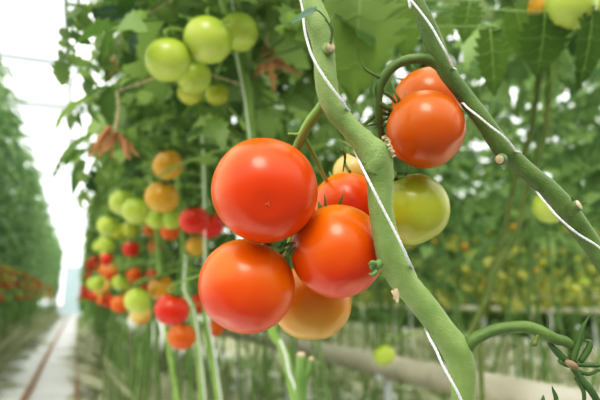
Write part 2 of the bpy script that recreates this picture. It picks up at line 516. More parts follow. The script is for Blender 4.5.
# round pruning scar and little leaf with tendril near the top
def cut_face(u, v, d, r, dirv, parent, stub=0.004, mat='stem_pale', tilt=1.0):
    c = np.array(P(u, v, d)); R = r * d / FPX
    dv = np.array(Vector(dirv).normalized())
    mb = MB(); tube(mb, [c - dv * R * 2, c - dv * R * .5, c], [R * 1.25, R * 1.05, R], 14)
    st = mb.obj('cut_stub', MT[mat], parent); st['_o'] = parent['_o']; SUBS.append(st)
    mb = MB(); tube(mb, [c - dv * R * .05, c + dv * R * .12, c + dv * R * .2], [R * .92, R * .8, R * .2], 14)
    o = mb.obj('cut_face', MT['scar'], st)
    tag(o, 'dry tan cut face')
cut_face(331, 47.5, .353, 5.2, view_axis(.45, -.1, 1), plantA)
mb = MB(); px_tube(mb, [(330.5, 43, .352, 1.3), (332, 34, .35, 1.1), (328, 22, .348, .9), (321, 13, .347, .9), (315, 9, .346, .8)], 8, 5)
px_tube(mb, [(331, 40, .352, 1.6), (332.5, 30, .35, 1.6), (331, 22, .349, 1.0), (336, 11, .349, .3)], 8, 5)
px_tube(mb, [(329.5, 24, .348, .8), (325, 20, .347, .5), (326, 16, .347, .2)], 6, 3)
mb.obj('side_shoot', MT['stem_deep'], plantA)
def blade(u0, v0, u1, v1, d, wpx, roll, name, mat, parent, n=14, tint=0.5, d2=None, serr=0.12, droop=0.3, cols=1, fold=.2):
    """A single blade from base pixel to tip pixel at its depth."""
    a = np.array(P(u0, v0, d)); b = np.array(P(u1, v1, d2 or d))
    y = b - a; L = np.linalg.norm(y); y /= L
    nrm = -np.array(FWD); nrm = nrm - y * (nrm @ y); nrm /= np.linalg.norm(nrm)
    nrm = np.array(Matrix.Rotation(roll, 3, Vector(y)) @ Vector(nrm))
    x = np.cross(y, nrm)
    v, f = leaflet(L, wpx * d / FPX, n, serr, fold, droop, cols)
    mb = MB().add(v @ np.array([x, y, nrm]) + a, f, tint)
    return mb.obj(name, mat, parent)
blade(317, 9, 286, 21, .346, 5.0, .5, 'young_leaf', MT['leaf_teal'], plantA, 16, .9, .352, .15)

# stalk of the left cluster behind the stem
mb = MB()
px_tube(mb, [(328, 98, .372, 5.5), (320, 109, .378, 5.5), (309, 123, .385, 5), (300, 141, .395, 5), (295, 158, .41, 4.6), (294, 185, .428, 4.4), (297, 215, .435, 4), (300, 240, .437, 3.5)], 14, 6)
px_tube(mb, [(298, 135, .393, 2.4), (293, 134.5, .39, 1.6), (288.5, 134, .388, 1.5)], 8, 3)
px_tube(mb, [(306, 140, .392, 2.3), (310, 148, .40, 2.3), (315, 158, .41, 2.6), (320, 168, .425, 2.5), (325, 178, .45, 2), (334, 190, .47, 2)], 10, 5)
for a, b in (((296, 200, .432, 2.5), (282, 190, .405, 2.5)), ((299, 232, .437, 2.3), (290, 246, .415, 2.2)), ((300, 238, .437, 2.2), (322, 212, .40, 2)), ((301, 240, .437, 2.2), (311, 270, .452, 2.2)), ((297, 222, .436, 2), (284, 262, .405, 2))):
    m_ = ((a[0] + b[0]) / 2, (a[1] + b[1]) / 2 - 5, (a[2] + b[2]) / 2, 2.2)
    px_tube(mb, [a, m_, b], 8, 5)
mb.obj('fruit_stalk', MT['stem_near'], plantA)
def attach(mb, name, mat, tom):
    bpy.context.view_layer.update()
    mi = np.array(tom.matrix_world.inverted())
    v = mb.verts() @ mi[:3, :3].T + mi[:3, 3]
    o = MB().add(v, mb.f).obj(name, mat); o.parent = tom
    return o
for key, D_, trio in (('low', .378, ((284, 246), (290, 243.5), (297, 243))), ('low', .378, ((287, 251), (291, 247), (293, 240))), ('low', .378, ((283, 243), (281, 247), (277, 248))), ('low', .378, ((290, 255), (293, 250), (296, 247))),
                      ('mid', .39, ((325, 212), (325.5, 204), (324.5, 194)))):
    mb = MB(); px_tube(mb, [(*trio[0], D_, 1.7), (*trio[1], D_ - .001, 1.4), (*trio[2], D_ - .004, .3)], 6, 4)
    attach(mb, 'sepal', MT['calyx'], T[key])
mb = MB()
for (pts) in (((354, 149), (345, 143), (338, 140)), ((356, 156), (350, 153), (344, 147)), ((341, 150), (345, 156), (343, 172)), ((350, 172), (346, 166), (345, 160))):
    px_tube(mb, [(*pts[0], .40, 1.6), (*pts[1], .41, 1.4), (*pts[2], .42, .5)], 6, 4)
mb.obj('dry_sepals', MT['stem_dark'], plantA)
# little green knob at the joint above the fork, and the pale node scar
mb = MB()
px_tube(mb, [(381, 262, .352, 4), (375, 267, .350, 5.0), (371, 270, .350, 3.5)], 12, 5)
px_tube(mb, [(376, 264, .346, 2.6), (372, 262.5, .345, 2.5), (368.5, 265, .345, 1)], 8, 4)
px_tube(mb, [(377, 271, .346, 2.4), (373, 274.5, .345, 2.2), (369, 273.5, .345, .8)], 8, 4)
mb.obj('axil_bud', MT['calyx'], plantA)
mb = MB()
px_tube(mb, [(396, 289, .349, 2.2), (396.5, 294, .348, 2.6), (397, 299, .348, 2.2), (397.5, 303, .347, .7)], 8, 4)
px_tube(mb, [(392, 291, .352, 1.4), (395, 296, .349, 1.6), (393, 299, .350, .5)], 6, 3)
o = mb.obj('peeling_node', MT['scar'], plantA); tag(o, 'dry pale scar')

# lower right branch with an empty calyx
mb = MB()
px_tube(mb, [(452, 366, DA, 8), (464, 350, DA, 8.5), (472, 341, .36, 6.8), (484, 334, .36, 6), (497, 329.5, .36, 5.6), (511, 327.2, .36, 5.6), (527, 327, .36, 6), (541, 332, .36, 6.2), (554, 338.5, .36, 5.6), (566, 342, .362, 5.2), (571, 348, .365, 4), (571, 360, .368, 3.5)], 18, 6)
branch = mb.obj('side_branch', MT['stem_deep'], plantA); branch['_o'] = plantA['_o']; SUBS.append(branch)
mb = MB(); px_tube(mb, [(538, 335, .352, 1.2), (536, 340, .352, 2.2), (534, 343.5, .352, 3.2), (531, 345, .352, 1.4)], 10, 4)
mb.obj('flower_bud', MT['stem_dark'], branch)
mb = MB()
for pts in (((572, 362, 4.6), (578, 343, 4.0), (583, 327, 2.6), (591, 313, .4)), ((580, 362, 3.5), (588, 350, 4.2), (590, 342, 3.2), (585, 340, .6)), ((568, 362, 4), (557, 352, 4.4), (548, 339, 2.2), (549, 317, .5)),
            ((576, 364, 3.5), (590, 365, 3.2), (603, 365, 2.4), (615, 362, .5)), ((576, 370, 2.5), (588, 374, 2.4), (600, 370, 1.6), (610, 372, .4)), ((573, 368, 4), (583, 381, 4.6), (592, 392, 4.8), (602, 410, 4)),
            ((576, 378, 2.6), (583, 390, 2.8), (584, 402, 2.2), (582, 416, .5)), ((566, 360, 2), (560, 361, 3), (567, 366, 2), (572, 366, 1))):
    px_tube(mb, [(a, b, .362 - .0006 * k, r * .8) for k, (a, b, r) in enumerate(pts)], 8, 5)
for pts in (((541, 410, 2), (543, 400, 2), (543.5, 395, .4)), ((556, 412, 2.4), (556, 398, 2.4), (553.5, 391, 1.6), (552, 386, .4))):
    px_tube(mb, [(a, b, .36, r) for a, b, r in pts], 8, 4)
cal = mb.obj('empty_calyx', plain('sepal_dark_green', (0.035, 0.085, 0.015), (0.075, 0.14, 0.03), 0.6, 60), branch)
mb = MB()
px_tube(mb, [(565, 361, .357, 1.5), (569, 363, .356, 3.4), (574, 366, .356, 3.6), (578, 369, .357, 1.5)], 10, 4)
o = mb.obj('calyx_center', plain('calyx_center_pinkish', (0.20, 0.14, 0.07), (0.33, 0.23, 0.13), 0.8, 120), branch)

# ------------------------------------------------------------------ the plant with the darker slanting stem
plantB = empty('tomato_plant', down(690, 420, 0.45), 'tomato plant with a darker slanting stem and an arched fruit stalk', 'plant')
DB = 0.400
rowsB = [(372, -160, .41, 6), (400, -50, .395, 6), (412, -8, DB, 6.2), (418, 4, DB, 7), (428.5, 30, DB, 9.3), (438, 54, DB, 9.6), (447, 72, DB, 8.5), (458, 87, DB, 8.1), (470, 103, DB, 8.3), (487, 126, DB, 8.8), (503, 149, DB, 9.8), (518, 163, DB, 8.8),
         (535, 178, DB, 9.2), (551, 192, DB, 9.9), (566, 210, DB, 11.4), (581, 230, DB, 10), (598, 254, DB, 9.5), (624, 296, .39, 9.5), (655, 350, .41, 10), (690, 420, .45, 11)]
mb = MB(); px_tube(mb, rowsB, 26, 7, 0.035)
p_ = P(690, 420, .45); tube(mb, [p_ + Vector((0, 0, .02)), p_ * .5 + down(690, 420, .45) * .5, down(690, 420, .45)], 11 * .45 / FPX, 16)
mb.obj('main_stem', MT['stem_deep'], plantB)
fuzz(rowsB, 3200, 'stem_hairs', plantB, 6)
mb = MB()
px_tube(mb, [(446, 70, DB, 7), (434, 61.5, DB, 6.2), (420, 58.5, .3980, 5.2), (405, 60.5, .4000, 5), (393, 67, .4020, 5), (384.5, 77, .4040, 4.8), (379.5, 90, .4070, 4.4), (378, 104, .4100, 4.3), (379, 117, .4140, 4), (381, 132, .4220, 3.6), (384, 150, .4320, 3), (388, 165, .4420, 2.6)], 16, 6)
px_tube(mb, [(380, 78, .4040, 2), (371, 73, .4010, 1.6), (365, 69, .3980, 1.5), (362, 62, .3970, .7)], 8, 4)
px_tube(mb, [(376, 84, .4060, 2.2), (374, 91, .4060, 1.8), (375, 97, .4050, .8)], 8, 3)
px_tube(mb, [(379, 103, .4090, 3.2), (387, 108, .4110, 2.8), (395, 113, .4160, 2.6), (402, 117, .4240, 2.2)], 10, 4)
px_tube(mb, [(390, 81, .4030, 1.1), (395, 92, .4010, 1.2), (399, 102, .4020, 1.3), (398, 110, .4070, 1.2)], 8, 4)
px_tube(mb, [(384, 92, .4060, 1.8), (390, 96, .4070, 1.9), (396, 103, .4090, 1.4)], 8, 4)
px_tube(mb, [(377, 112, .4140, 2.2), (370, 120, .4170, 2), (362, 126, .4190, 1.4), (357, 131, .4210, .8)], 8, 4)
px_tube(mb, [(391, 117, .4160, 1.4), (380, 121, .4160, 1.8), (370, 125, .4160, 1.2), (360, 126, .4160, .5)], 8, 4)
px_tube(mb, [(393, 121, .4140, 1.2), (384, 125, .4160, 1.6), (374, 128, .4170, .6)], 8, 4)
px_tube(mb, [(388, 165, .4420, 2.4), (394, 175, .4440, 2.2), (397, 182, .4450, 2)], 8, 4)
mb.obj('fruit_stalk', MT['stem_deep'], plantB)
for pts in (((392, 168), (396, 174), (392, 180)), ((396, 173), (404, 172), (411, 171)), ((395, 172), (399, 177), (407, 176)), ((394, 172), (392, 164), (393, 155))):
    mb = MB(); px_tube(mb, [(*pts[0], .412, 2.2), (*pts[1], .408, 1.9), (*pts[2], .404, .4)], 7, 4)
    attach(mb, 'sepal', MT['calyx'], T['grn'])
cut_face(499.5, 159.5, .3810, 5.0, view_axis(-.5, -.1, .85), plantB, mat='stem_deep')
cut_face(579, 205, .3770, 5.8, view_axis(.6, .45, .65), plantB, mat='stem_deep')
mb = MB(); px_tube(mb, [(573, 202, .3830, 1.2), (572, 198, .3820, 1), (569, 194, .3820, .4)], 6, 3)
px_tube(mb, [(583, 203, .3830, 1.2), (588, 202, .3820, .4)], 6, 3)
mb.obj('torn_edge', MT['stem_deep'], plantB)

# ------------------------------------------------------------------ white training strings round the two stems
def twine(rows, label, stem, rpx=1.9):
    s = spline(rows, 14)
    pts = np.array([P(*r[:3]) for r in s])
    ss = spline(stem, 10); ax = np.array([P(*r[:3]) for r in ss]); ar = ss[:, 3] * ss[:, 2] / FPX
    for i in range(len(pts)):                   # lie on the stem's skin, never inside it
        k = int(np.argmin(np.linalg.norm(ax - pts[i], axis=1)))
        d = pts[i] - ax[k]; L = np.linalg.norm(d); need = ar[k] + rpx * s[i, 2] / FPX * .3
        if d @ np.array(FWD) > 0: need = ar[k] * .9
        if L < need: pts[i] = ax[k] + d / L * need
    for _ in range(3):
        pts[1:-1] = pts[1:-1] * .5 + (pts[:-2] + pts[2:]) * .25
    mb = MB()
    r = rpx * s[:, 2] / FPX
    tube(mb, pts, r * 0.8, 8)
    # the two plies of the twist
    tan = np.gradient(pts, axis=0); tan /= np.linalg.norm(tan, axis=1)[:, None]
    L = np.concatenate([[0], np.cumsum(np.linalg.norm(np.diff(pts, axis=0), axis=1))])
    n = int(L[-1] / 0.0006); n = min(n, 900)
    Ls = np.linspace(0, L[-1], n)
    Q = np.stack([np.interp(Ls, L, pts[:, k]) for k in range(3)], 1)
    Tn = np.gradient(Q, axis=0); Tn /= np.linalg.norm(Tn, axis=1)[:, None]
    rr = np.interp(Ls, L, r)
    A = np.cross(Tn, np.array([0.2, 0.9, 0.1])); A /= np.linalg.norm(A, axis=1)[:, None]
    B = np.cross(Tn, A)
    for ph in (0, PI):
        th = Ls / 0.006 * 2 * PI + ph
        tube(mb, Q + (A * np.cos(th)[:, None] + B * np.sin(th)[:, None]) * (rr * .45)[:, None], rr * .58, 6)
    o = mb.obj('support_string', MT['string'], origin=P(*rows[len(rows) // 2][:3]))
    tag(o, label, 'string')
    return o
f_ = .341
twine([(292, -180, .39), (303, -20, .372), (303.5, 20, .362), (307.5, 42, .353), (314, 60, .349), (327.5, 82, .347), (341, 100, .350), (349, 113, .362), (353, 128, .381), (353, 143, .385), (357, 156, .366), (363, 169, .352), (370, 183, .344), (379, 201, .343), (391, 224, .343), (403, 248, .343), (410, 264, .352), (414, 273, .372), (418, 283, .380), (424, 300, .384), (424, 318, .377), (428, 335, .357), (436, 350, .350), (442.5, 365, .346), (452, 382, .344), (461, 400, .345), (470, 430, .352), (478, 640, .38)],
      'white twine wound round the thick pale stem', rowsA, 1.5)
twine([(385, -160, .4150), (408, -4, .3950), (411, 0, .3920), (420, 11, .3860), (431, 26, .3810), (439, 40, .3790), (446, 53, .3790), (451, 64, .3880), (455, 76, .4050), (458, 86, .4100), (462, 97, .4080), (465.5, 106, .3910), (478, 116, .3810), (490, 126, .3790), (504, 137, .3790), (514, 149, .3890), (519, 159, .4070), (525, 171, .4120), (532, 184, .4110), (540, 196, .3930), (550, 208, .3860), (560, 219, .3810), (578, 234, .3800), (600, 248, .3830), (630, 275, .3900), (690, 380, .4350)],
      'white twine wound round the darker slanting stem', rowsB, 1.25)

# ------------------------------------------------------------------ fruit further back, one by one
MIDT = [  # u, v, r, mat, depth or None, label
    (168, 60, 23, LIME, .85, 'large pale green tomato at the outer end of the high green cluster'),
    (208, 40, 24.5, LIME, .86, 'large pale green tomato at the top of the high green cluster'),
    (239, 32, 20, LIME, .93, 'green tomato partly hidden behind the leaning stem, high green cluster'),
    (194, 77, 17.5, LIME, .95, 'green tomato hanging under the two largest of the high green cluster'),
    (190, 92, 13, GREEN, 1.0, 'dim green tomato lowest in the high green cluster'),
    (217, 94, 12, GREEN, 1.1, 'dim green tomato under the high green cluster, nearer the leaning stem'),
    (168, 165.5, 15.5, GOLD, None, 'golden orange tomato, uppermost in its own small cluster'),
    (162, 197, 17, GOLD, None, 'yellow-green tomato right below the golden orange one'),
    (122.5, 203, 13, LIME, None, 'light green tomato, back one of a touching pair'),
    (136, 211, 14, LIME, None, 'light green tomato, front one of a touching pair'),
    (172, 219, 11, LIME, None, 'greenish yellow tomato under the yellow-green one'),
    (157, 219, 11, LIME, None, 'greenish tomato low between the light green pair and the stem'),
    (194, 220, 15, RED, None, 'red tomato behind the thin stem beside the large scarlet tomato'),
    (211, 226, 13, RED, None, 'red tomato half hidden by the edge of the large scarlet tomato'),
    (197, 246, 11, GOLD, None, 'dull yellow tomato beneath the red one by the thin stem'),
    (170, 231, 10, ORANGE, None, 'orange tomato under the greenish yellow one'),
    (151, 230, 8, ORANGE, None, 'small orange tomato beneath the greenish pair'),
    (131, 249, 8.5, RED, None, 'small red tomato low in the green bunch'),
    (107, 226, 10, LIME, None, 'pale green tomato at the outer upper end of the green bunch'),
    (117, 231, 9, GREEN, None, 'pale green tomato in the middle of the green bunch'),
    (106, 244, 9, LIME, None, 'pale green tomato at the outer lower end of the green bunch'),
    (130, 229, 9, GREEN, None, 'green tomato at the inner end of the green bunch'),
    (155, 247, 7, ORANGE, None, 'small orange tomato behind thin stems at mid height'),
    (107, 259, 6.5, RED, None, 'tiny red tomato above the far orange ones'),
    (111.5, 272, 8, ORANGE, None, 'small orange tomato above the cream-green pair'),
    (96, 283, 8.5, LIME, None, 'cream-green tomato, outer one of a pale pair by the aisle'),
    (104.5, 285, 8, CREAM, None, 'cream-coloured tomato, inner one of a pale pair by the aisle'),
    (120.5, 282.5, 8.5, LIME, None, 'light green tomato beside the pale pair'),
    (134, 275, 8, ORANGE, None, 'small orange tomato above the bright green one'),
    (153, 275, 7, RED, None, 'small red tomato above the dull orange one'),
    (120.5, 303.5, 10, ORANGE, None, 'orange tomato touching the bright green one'),
    (137.5, 300.5, 13.5, LIME, None, 'bright green tomato in the low cluster beside the orange one'),
    (141, 314, 11, CREAM, None, 'pale blushing tomato tucked below the bright green one'),
    (161, 288, 13, GOLD, None, 'dull orange tomato just above the shiny red one'),
    (172, 309.5, 17.2, RED, None, 'shiny red tomato in the low cluster beside the thin stem'),
    (182, 336.5, 14, ORANGE, None, 'orange tomato hanging below the shiny red one'),
    (198.5, 303.5, 10.5, RED, None, 'red tomato tucked behind the thin stem next to the lowest large one'),
    (216, 327, 9.5, ORANGE, None, 'orange tomato peeking under the lowest large tomato'),
    (102, 300, 5.5, ORANGE, None, 'tiny orange tomato below the pale pair by the aisle'),
    (147, 290, 8, RED, None, 'small red tomato between the bright green and dull orange ones'),
    (570, 6, 24.5, LIME, .80, 'large green tomato at the top edge above the hanging dark leaves'),
    (547, 8, 19, GOLD, .86, 'orange-tinged tomato behind the large green one at the top edge'),
    (598, 6, 12, LIME, .84, 'green tomato cut by the frame corner beside the large green one'),
    (550, 207, 17, LIME, 1.15, 'pale yellow-green tomato seen behind the slanting stem'),
    (384, 355, 11, LIME, 1.6, 'pale yellow tomato low before the beige gutter, behind the fork'),
]
KEEP = []
for i, (u, v, r, mat, d, lab) in enumerate(MIDT):
    d = d or min(2.4, FPX * 0.0335 / r)
    ax = (random.uniform(-.4, .4), random.uniform(-.4, .4), 1)
    tomato(u, v, r, d, ax, mat, lab, seed=20 + i)
    KEEP.append((u, v, r, d))
for u, v, r, d in ((265, 190, 54, .37), (246, 285, 50, .39), (338, 250, 48, .39), (345, 200, 34, .46), (311, 302, 40, .45), (425, 125, 42, .43), (425, 90, 34, .49), (413, 209, 37, .44), (352, 165, 16, .53)):
    KEEP.append((u, v, r, d))

def keep_clear(v):
    """False for a leaf blade that would hang between the lens and one of the fruits, or too near the lens."""
    u_, v_, d_ = proj(v)
    if (d_ < 0.62).any():
        return False
    for (u, vv, r, d) in KEEP:
        if (((u_ - u) ** 2 + (v_ - vv) ** 2 < (r * 1.15 + 3) ** 2) & (d_ < d + 0.02)).any():
            return False
    # stay out of the open aisle beside the row
    x = v[:, 0]
    if (x < -0.07 - 0.025 * v[:, 1]).any():
        return False
    return True

# ------------------------------------------------------------------ plants of the near row with their stems in sight
PLANTS = []
def near_plant(rows, label, z0, z1, count, seed, mat='stem_near', lm='leaf_row', string=True, leafkw=None):
    base = P(*rows[-1][:3]); base = Vector((base.x, base.y, 0))
    e = empty('tomato_plant', base, label, 'plant')
    s = spline(rows, 6)
    pts = np.array([P(*r[:3]) for r in s]); rad = s[:, 3] * s[:, 2] / FPX
    end = pts[-1]
    pts2 = np.vstack([pts, np.array([[end[0], end[1], end[2] * k] for k in (.66, .33, 0)])])
    rad2 = np.concatenate([rad, [rad[-1]] * 3])
    top = pts[0]
    ext = [top + np.array([random.uniform(-.03, .03), random.uniform(-.03, .03), h]) for h in np.linspace(max(.1, 3.2 - top[2]), .12, 8)]
    pts2 = np.vstack([np.array(ext), pts2]); rad2 = np.concatenate([[rad[0]] * 8, rad2])
    mb = MB(); tube(mb, pts2, rad2, 10)
    mb.obj('main_stem', MT[mat], e)
    o = np.argsort(pts2[:, 2]); zz = pts2[o, 2]; xx = pts2[o, 0]; yy = pts2[o, 1]
    axis = lambda z: np.array([np.interp(z, zz, xx), np.interp(z, zz, yy), z])
    mb = plant_leaves(random.Random(seed), axis, z0, z1, count, keep=keep_clear, n=8, **(leafkw or dict(Lr=(.2, .34), size=.68)))
    if mb.n:
        o = mb.obj('foliage', MT[lm], e); o['kind'] = 'stuff'
    PLANTS.append((e, axis, [float(zz[0]), float(zz[-1])]))
    return e, axis
near_plant([(222, -5, 1.0, 5), (235, 40, 1.0, 5), (246, 85, 1.0, 4.8), (251, 130, 1.02, 4.6), (258, 220, 1.03, 4.5), (270, 322, 1.0, 4.4), (284, 352, 1.0, 4.5), (296, 405, 1.0, 4.6)], 'tomato plant whose leaning stem passes behind the large scarlet tomato', 1.28, 2.6, 75, 101)
near_plant([(194, 40, 1.45, 2.8), (202, 120, 1.45, 2.8), (206, 250, 1.45, 2.8), (206, 317, 1.4, 3.4), (219, 397, 1.35, 3.6)], 'slim-stemmed tomato plant passing close beside the large scarlet tomato', 1.40, 2.8, 75, 102)
near_plant([(174, 100, 1.75, 2.6), (178, 185, 1.75, 2.6), (185.5, 260, 1.7, 3), (186, 290, 1.6, 3.6), (196, 325, 1.5, 3.8), (203, 400, 1.5, 3.8)], 'tomato plant whose stem runs past the shiny red tomato', 1.42, 3.0, 75, 103)
near_plant([(150, 120, 2.1, 2), (157, 240, 2.1, 2.4), (166, 330, 2.0, 2.6), (178, 400, 1.9, 2.8)], 'tomato plant rising behind the golden orange tomato', 1.42, 3.0, 70, 104)

# dark thin vines between the rows
def far_vine(rows, label, seed):
    return near_plant(rows, label, 1.55, 2.6, 40, seed, mat='stem_dark', lm='leaf_far')
far_vine([(562, 20, 1.3, 3.4), (550, 86, 1.3, 3.4), (546, 127, 1.3, 3.2), (538, 160, 1.3, 3), (526, 190, 1.3, 3), (516, 236, 1.3, 3.2), (497, 266, 1.3, 3.6), (486, 300, 1.3, 3), (470, 332, 1.3, 3)], 'dark-stemmed vine descending from the large green tomato at the top edge', 105)
far_vine([(543, 45, 1.36, 3), (532, 127, 1.36, 2.8), (514, 184, 1.36, 2.8), (501, 246, 1.35, 3), (493, 272, 1.33, 4), (486, 295, 1.33, 3.4), (478, 322, 1.33, 2.6)], 'dark thin vine crossing the other dark one low down', 106)

# cut stub in front of the gutter
e = empty('pruned_stem', P(300, 430, .8), 'short green pruned stem with two cut ends below the amber tomato', 'stem')
mb = MB(); px_tube(mb, [(300, 440, .8, 6), (301, 400, .8, 6), (301, 375, .8, 5.6), (301, 355, .8, 4.6)], 12, 5)
px_tube(mb, [(303, 385, .8, 4), (308, 368, .8, 3.6), (311, 359, .8, 3.2)], 10, 4)
mb.obj('stalk', MT['stem_row'], e)
mb = MB(); px_tube(mb, [(301, 356, .799, 4.2), (301, 353, .799, 4)], 10, 2); px_tube(mb, [(310.8, 360, .799, 2.8), (311.4, 357.5, .799, 2.6)], 10, 2)
mb.obj('cut_face', MT['scar'], e)

def plain_string(rows, label, rpx=.8):
    s = spline(rows, 6)
    mb = MB(); tube(mb, [P(*r[:3]) for r in s], rpx * s[:, 2] / FPX, 6)
    o = mb.obj('support_string', MT['string'], origin=P(*rows[0][:3])); tag(o, label, 'string')
plain_string([(228, -30, 1.0), (233, 10, .985), (237, 55, .98), (245, 102, .985), (250, 140, .99)], 'pale string along the leaning stem behind the large scarlet tomato')
plain_string([(186, 255, 1.62), (184, 288, 1.52), (194, 312, 1.45), (200, 350, 1.45), (206, 405, 1.45)], 'pale string along the stem past the shiny red tomato', .9)
plain_string([(200, 100, 1.42), (204, 180, 1.42), (206, 300, 1.38), (214, 350, 1.32), (222, 405, 1.32)], 'pale string along the slim stem beside the large scarlet tomato', .8)
plain_string([(280, 340, .97), (286, 356, .97), (289, 372, .97), (295, 388, .97), (298, 405, .97)], 'pale string hanging by the pruned stem under the cluster', 1.1)

# ------------------------------------------------------------------ the larger single leaves close by
def grows_from(p, lift=.06):
    """The plant whose stem passes nearest, and the point of that stem where a stalk to p would leave it."""
    best = min(PLANTS, key=lambda q: np.linalg.norm(q[1](p[2] + lift) - p))
    return best[0], best[1](p[2] + lift)

def stalk_to(p, q, y, r=.0016):
    p = np.array(p); q = np.array(q)
    s_ = spline([q, (p * .5 + q * .5) + np.array([0, 0, .03]), p - y * .02, p + y * .05], 6)
    return tube(MB(), s_, np.linspace(r * 1.5, r * .6, len(s_)), 6)

def near_leaf(u, v, u2, v2, d, wpx, label, lm, roll=0.0, tint=.5, d2=None, serr=.2, droop=.4, fold=.2, n=16):
    a = np.array(P(u, v, d)); b = np.array(P(u2, v2, d2 or d))
    e, q = grows_from(a)
    o = blade(u, v, u2, v2, d, wpx, roll, 'leaf', MT[lm], e, n, tint, d2, serr, droop, 2, fold)
    if label: tag(o, label)
    o['_o'] = e['_o']; SUBS.append(o)
    y = b - a
    stalk_to(a, q, y).obj('leaf_stalk', MT['stem_row'], o)
    c = 7; co = np.array([v.co for v in o.data.vertices]).reshape(-1, c, 3) + np.array(Vector(e['_o']))
    F_ = np.array(FWD)
    mb = MB(); tube(mb, co[:, 3] - F_ * .0006, np.linspace(.0013, .0003, len(co)), 5)
    for i in range(2, len(co) - 3, 3):
        for k in (0, 6):
            tube(mb, [co[i, 3] - F_ * .0006, co[i + 1, 4 if k else 2] - F_ * .0012, co[i + 2, k] * .85 + co[i, 3] * .15 - F_ * .001], [.0005, .0004, .0002], 4)
    mb.obj('leaf_veins', MT['stem_near'], o)
    return o
near_leaf(362, -22, 352, 96, .74, 44, None, 'leaf_big', .15, .55, .70)
near_leaf(385, -20, 322, 60, .80, 26, None, 'leaf_big', -.4, .35, .82)
near_leaf(402, -14, 405, 58, .86, 22, None, 'leaf_big', .4, .7, .84)
near_leaf(92, 12, 143, 14, .95, 9, 'dusky blue-green leaf', 'leaf_teal', .9, .5, .98, serr=.05)
near_leaf(148, 14, 124, 54, .95, 9.5, 'dusky blue-green leaf', 'leaf_teal', .3, .4, .93, serr=.05)
def near_compound(u, v, u2, v2, d, seed, lm='leaf_row', d2=None, size=.8):
    r_ = random.Random(seed)
    a = np.array(P(u, v, d)); b = np.array(P(u2, v2, d2 or d)); y = b - a; L = np.linalg.norm(y) / 1.25; y /= np.linalg.norm(y)
    nrm = np.array(UPV) * .6 - np.array(FWD); nrm -= y * (nrm @ y); nrm /= np.linalg.norm(nrm); x = np.cross(y, nrm)
    pcs = compound_leaf(L, r_, 9, 0, 5, .7, size)
    e, q = grows_from(a)
    B_ = np.array([x, y, nrm])
    mb = MB()
    for v_, f_, c_ in pcs[1:]:
        mb.add(v_ @ B_ + a, f_, c_)
    o = mb.obj('leaf', MT[lm], e); o['_o'] = e['_o']; SUBS.append(o)
    mb = stalk_to(a, q, y * .2); mb.add(pcs[0][0] @ B_ + a, pcs[0][1]); mb.obj('leaf_stalk', MT['stem_row'], o)
near_compound(92, -8, 44, 84, .95, 61, 'leaf_row', .93)
near_compound(118, 20, 72, 100, 1.05, 62)
near_compound(120, 88, 52, 122, 1.1, 63)
near_compound(108, 150, 66, 212, 1.25, 64)
near_compound(150, -6, 100, 60, 1.1, 65)
near_compound(285, 4, 300, 84, 1.0, 66)
near_compound(480, -20, 430, 40, 1.0, 67, 'leaf_row')
near_compound(520, -10, 512, 60, 1.05, 68, 'leaf_row')
near_leaf(92, 135, 36, 158, 1.2, 8, None, 'leaf_row', .9, .35, 1.15, serr=.2, droop=.8)
near_leaf(84, 160, 66, 196, 1.3, 7, None, 'leaf_row', .2, .35, 1.3)
near_leaf(490, 28, 497, 97, .72, 16, None, 'leaf_big', .2, .25, .72, serr=.15)
near_leaf(470, 2, 462, 42, .76, 14, None, 'leaf_big', .4, .1, .76)
near_leaf(545, 14, 541, 80, .80, 24, None, 'leaf_big', .1, .1, .82, serr=.15)
near_leaf(592, 10, 590, 92, .78, 17, None, 'leaf_big', -.2, .1, .78, serr=.15)
near_leaf(515, 4, 528, 62, .9, 18, None, 'leaf_big', .3, .5, .9)
near_leaf(455, -6, 497, 24, .85, 12, 'yellowish leaf', 'weed', .5, .6, .85)

def dry_leaf(u, v, d, h, w, seed, label):
    """A shrivelled brown leaf hanging from its stalk."""
    r_ = random.Random(seed)
    p = np.array(P(u + 2, v - h * 1.7, d + .01))
    e, q = grows_from(p)
    mb = MB()
    for k in range(11):
        a = r_.uniform(-.8, .8)
        du = w * math.sin(a); L = h * r_.uniform(.6, 1.15)
        vv, f = leaflet(L * d / FPX, L * .15 * d / FPX, 8, .3, r_.uniform(.3, 1.6), r_.uniform(-.9, 1.4), 1)
        y = np.array(UPV * -math.cos(a) + RGT * math.sin(a)); z = np.array(FWD) * (-1 if k % 2 else 1); x = np.cross(y, z)
        Rm = rot('Y', r_.uniform(-1.2, 1.2))
        mb.add((vv @ Rm.T) @ np.array([x, y, z]) + np.array(P(u + du * .15, v - h * .45 + r_.uniform(-2, 8), d + r_.uniform(-.008, .008))), f, r_.uniform(.2, 1))
    o = mb.obj('dried_leaf', MT['leaf_dry'], e); tag(o, label); o['_o'] = e['_o']; SUBS.append(o)
    mb = MB(); px_tube(mb, [(u + 2, v - h * 1.7, d + .01, 1.0), (u + 3, v - h, d, 1.3), (u, v - h * .3, d, 1.8)], 7, 4)
    s_ = spline([q, p * .5 + q * .5 + np.array([0, 0, .03]), p], 5); tube(mb, s_, .0014, 6)
    mb.obj('leaf_stalk', MT['scar'], o)
dry_leaf(115, 142, .85, 30, 34, 1, 'dried brown leaf hanging limp at the edge of the leafy row')
dry_leaf(265, 62, 1.0, 32, 26, 2, 'dried orange-brown leaf hanging above the large scarlet tomato')
dry_leaf(112, 66, 1.1, 12, 6, 3, 'thin dried stalk among the leaves above the brown leaf')

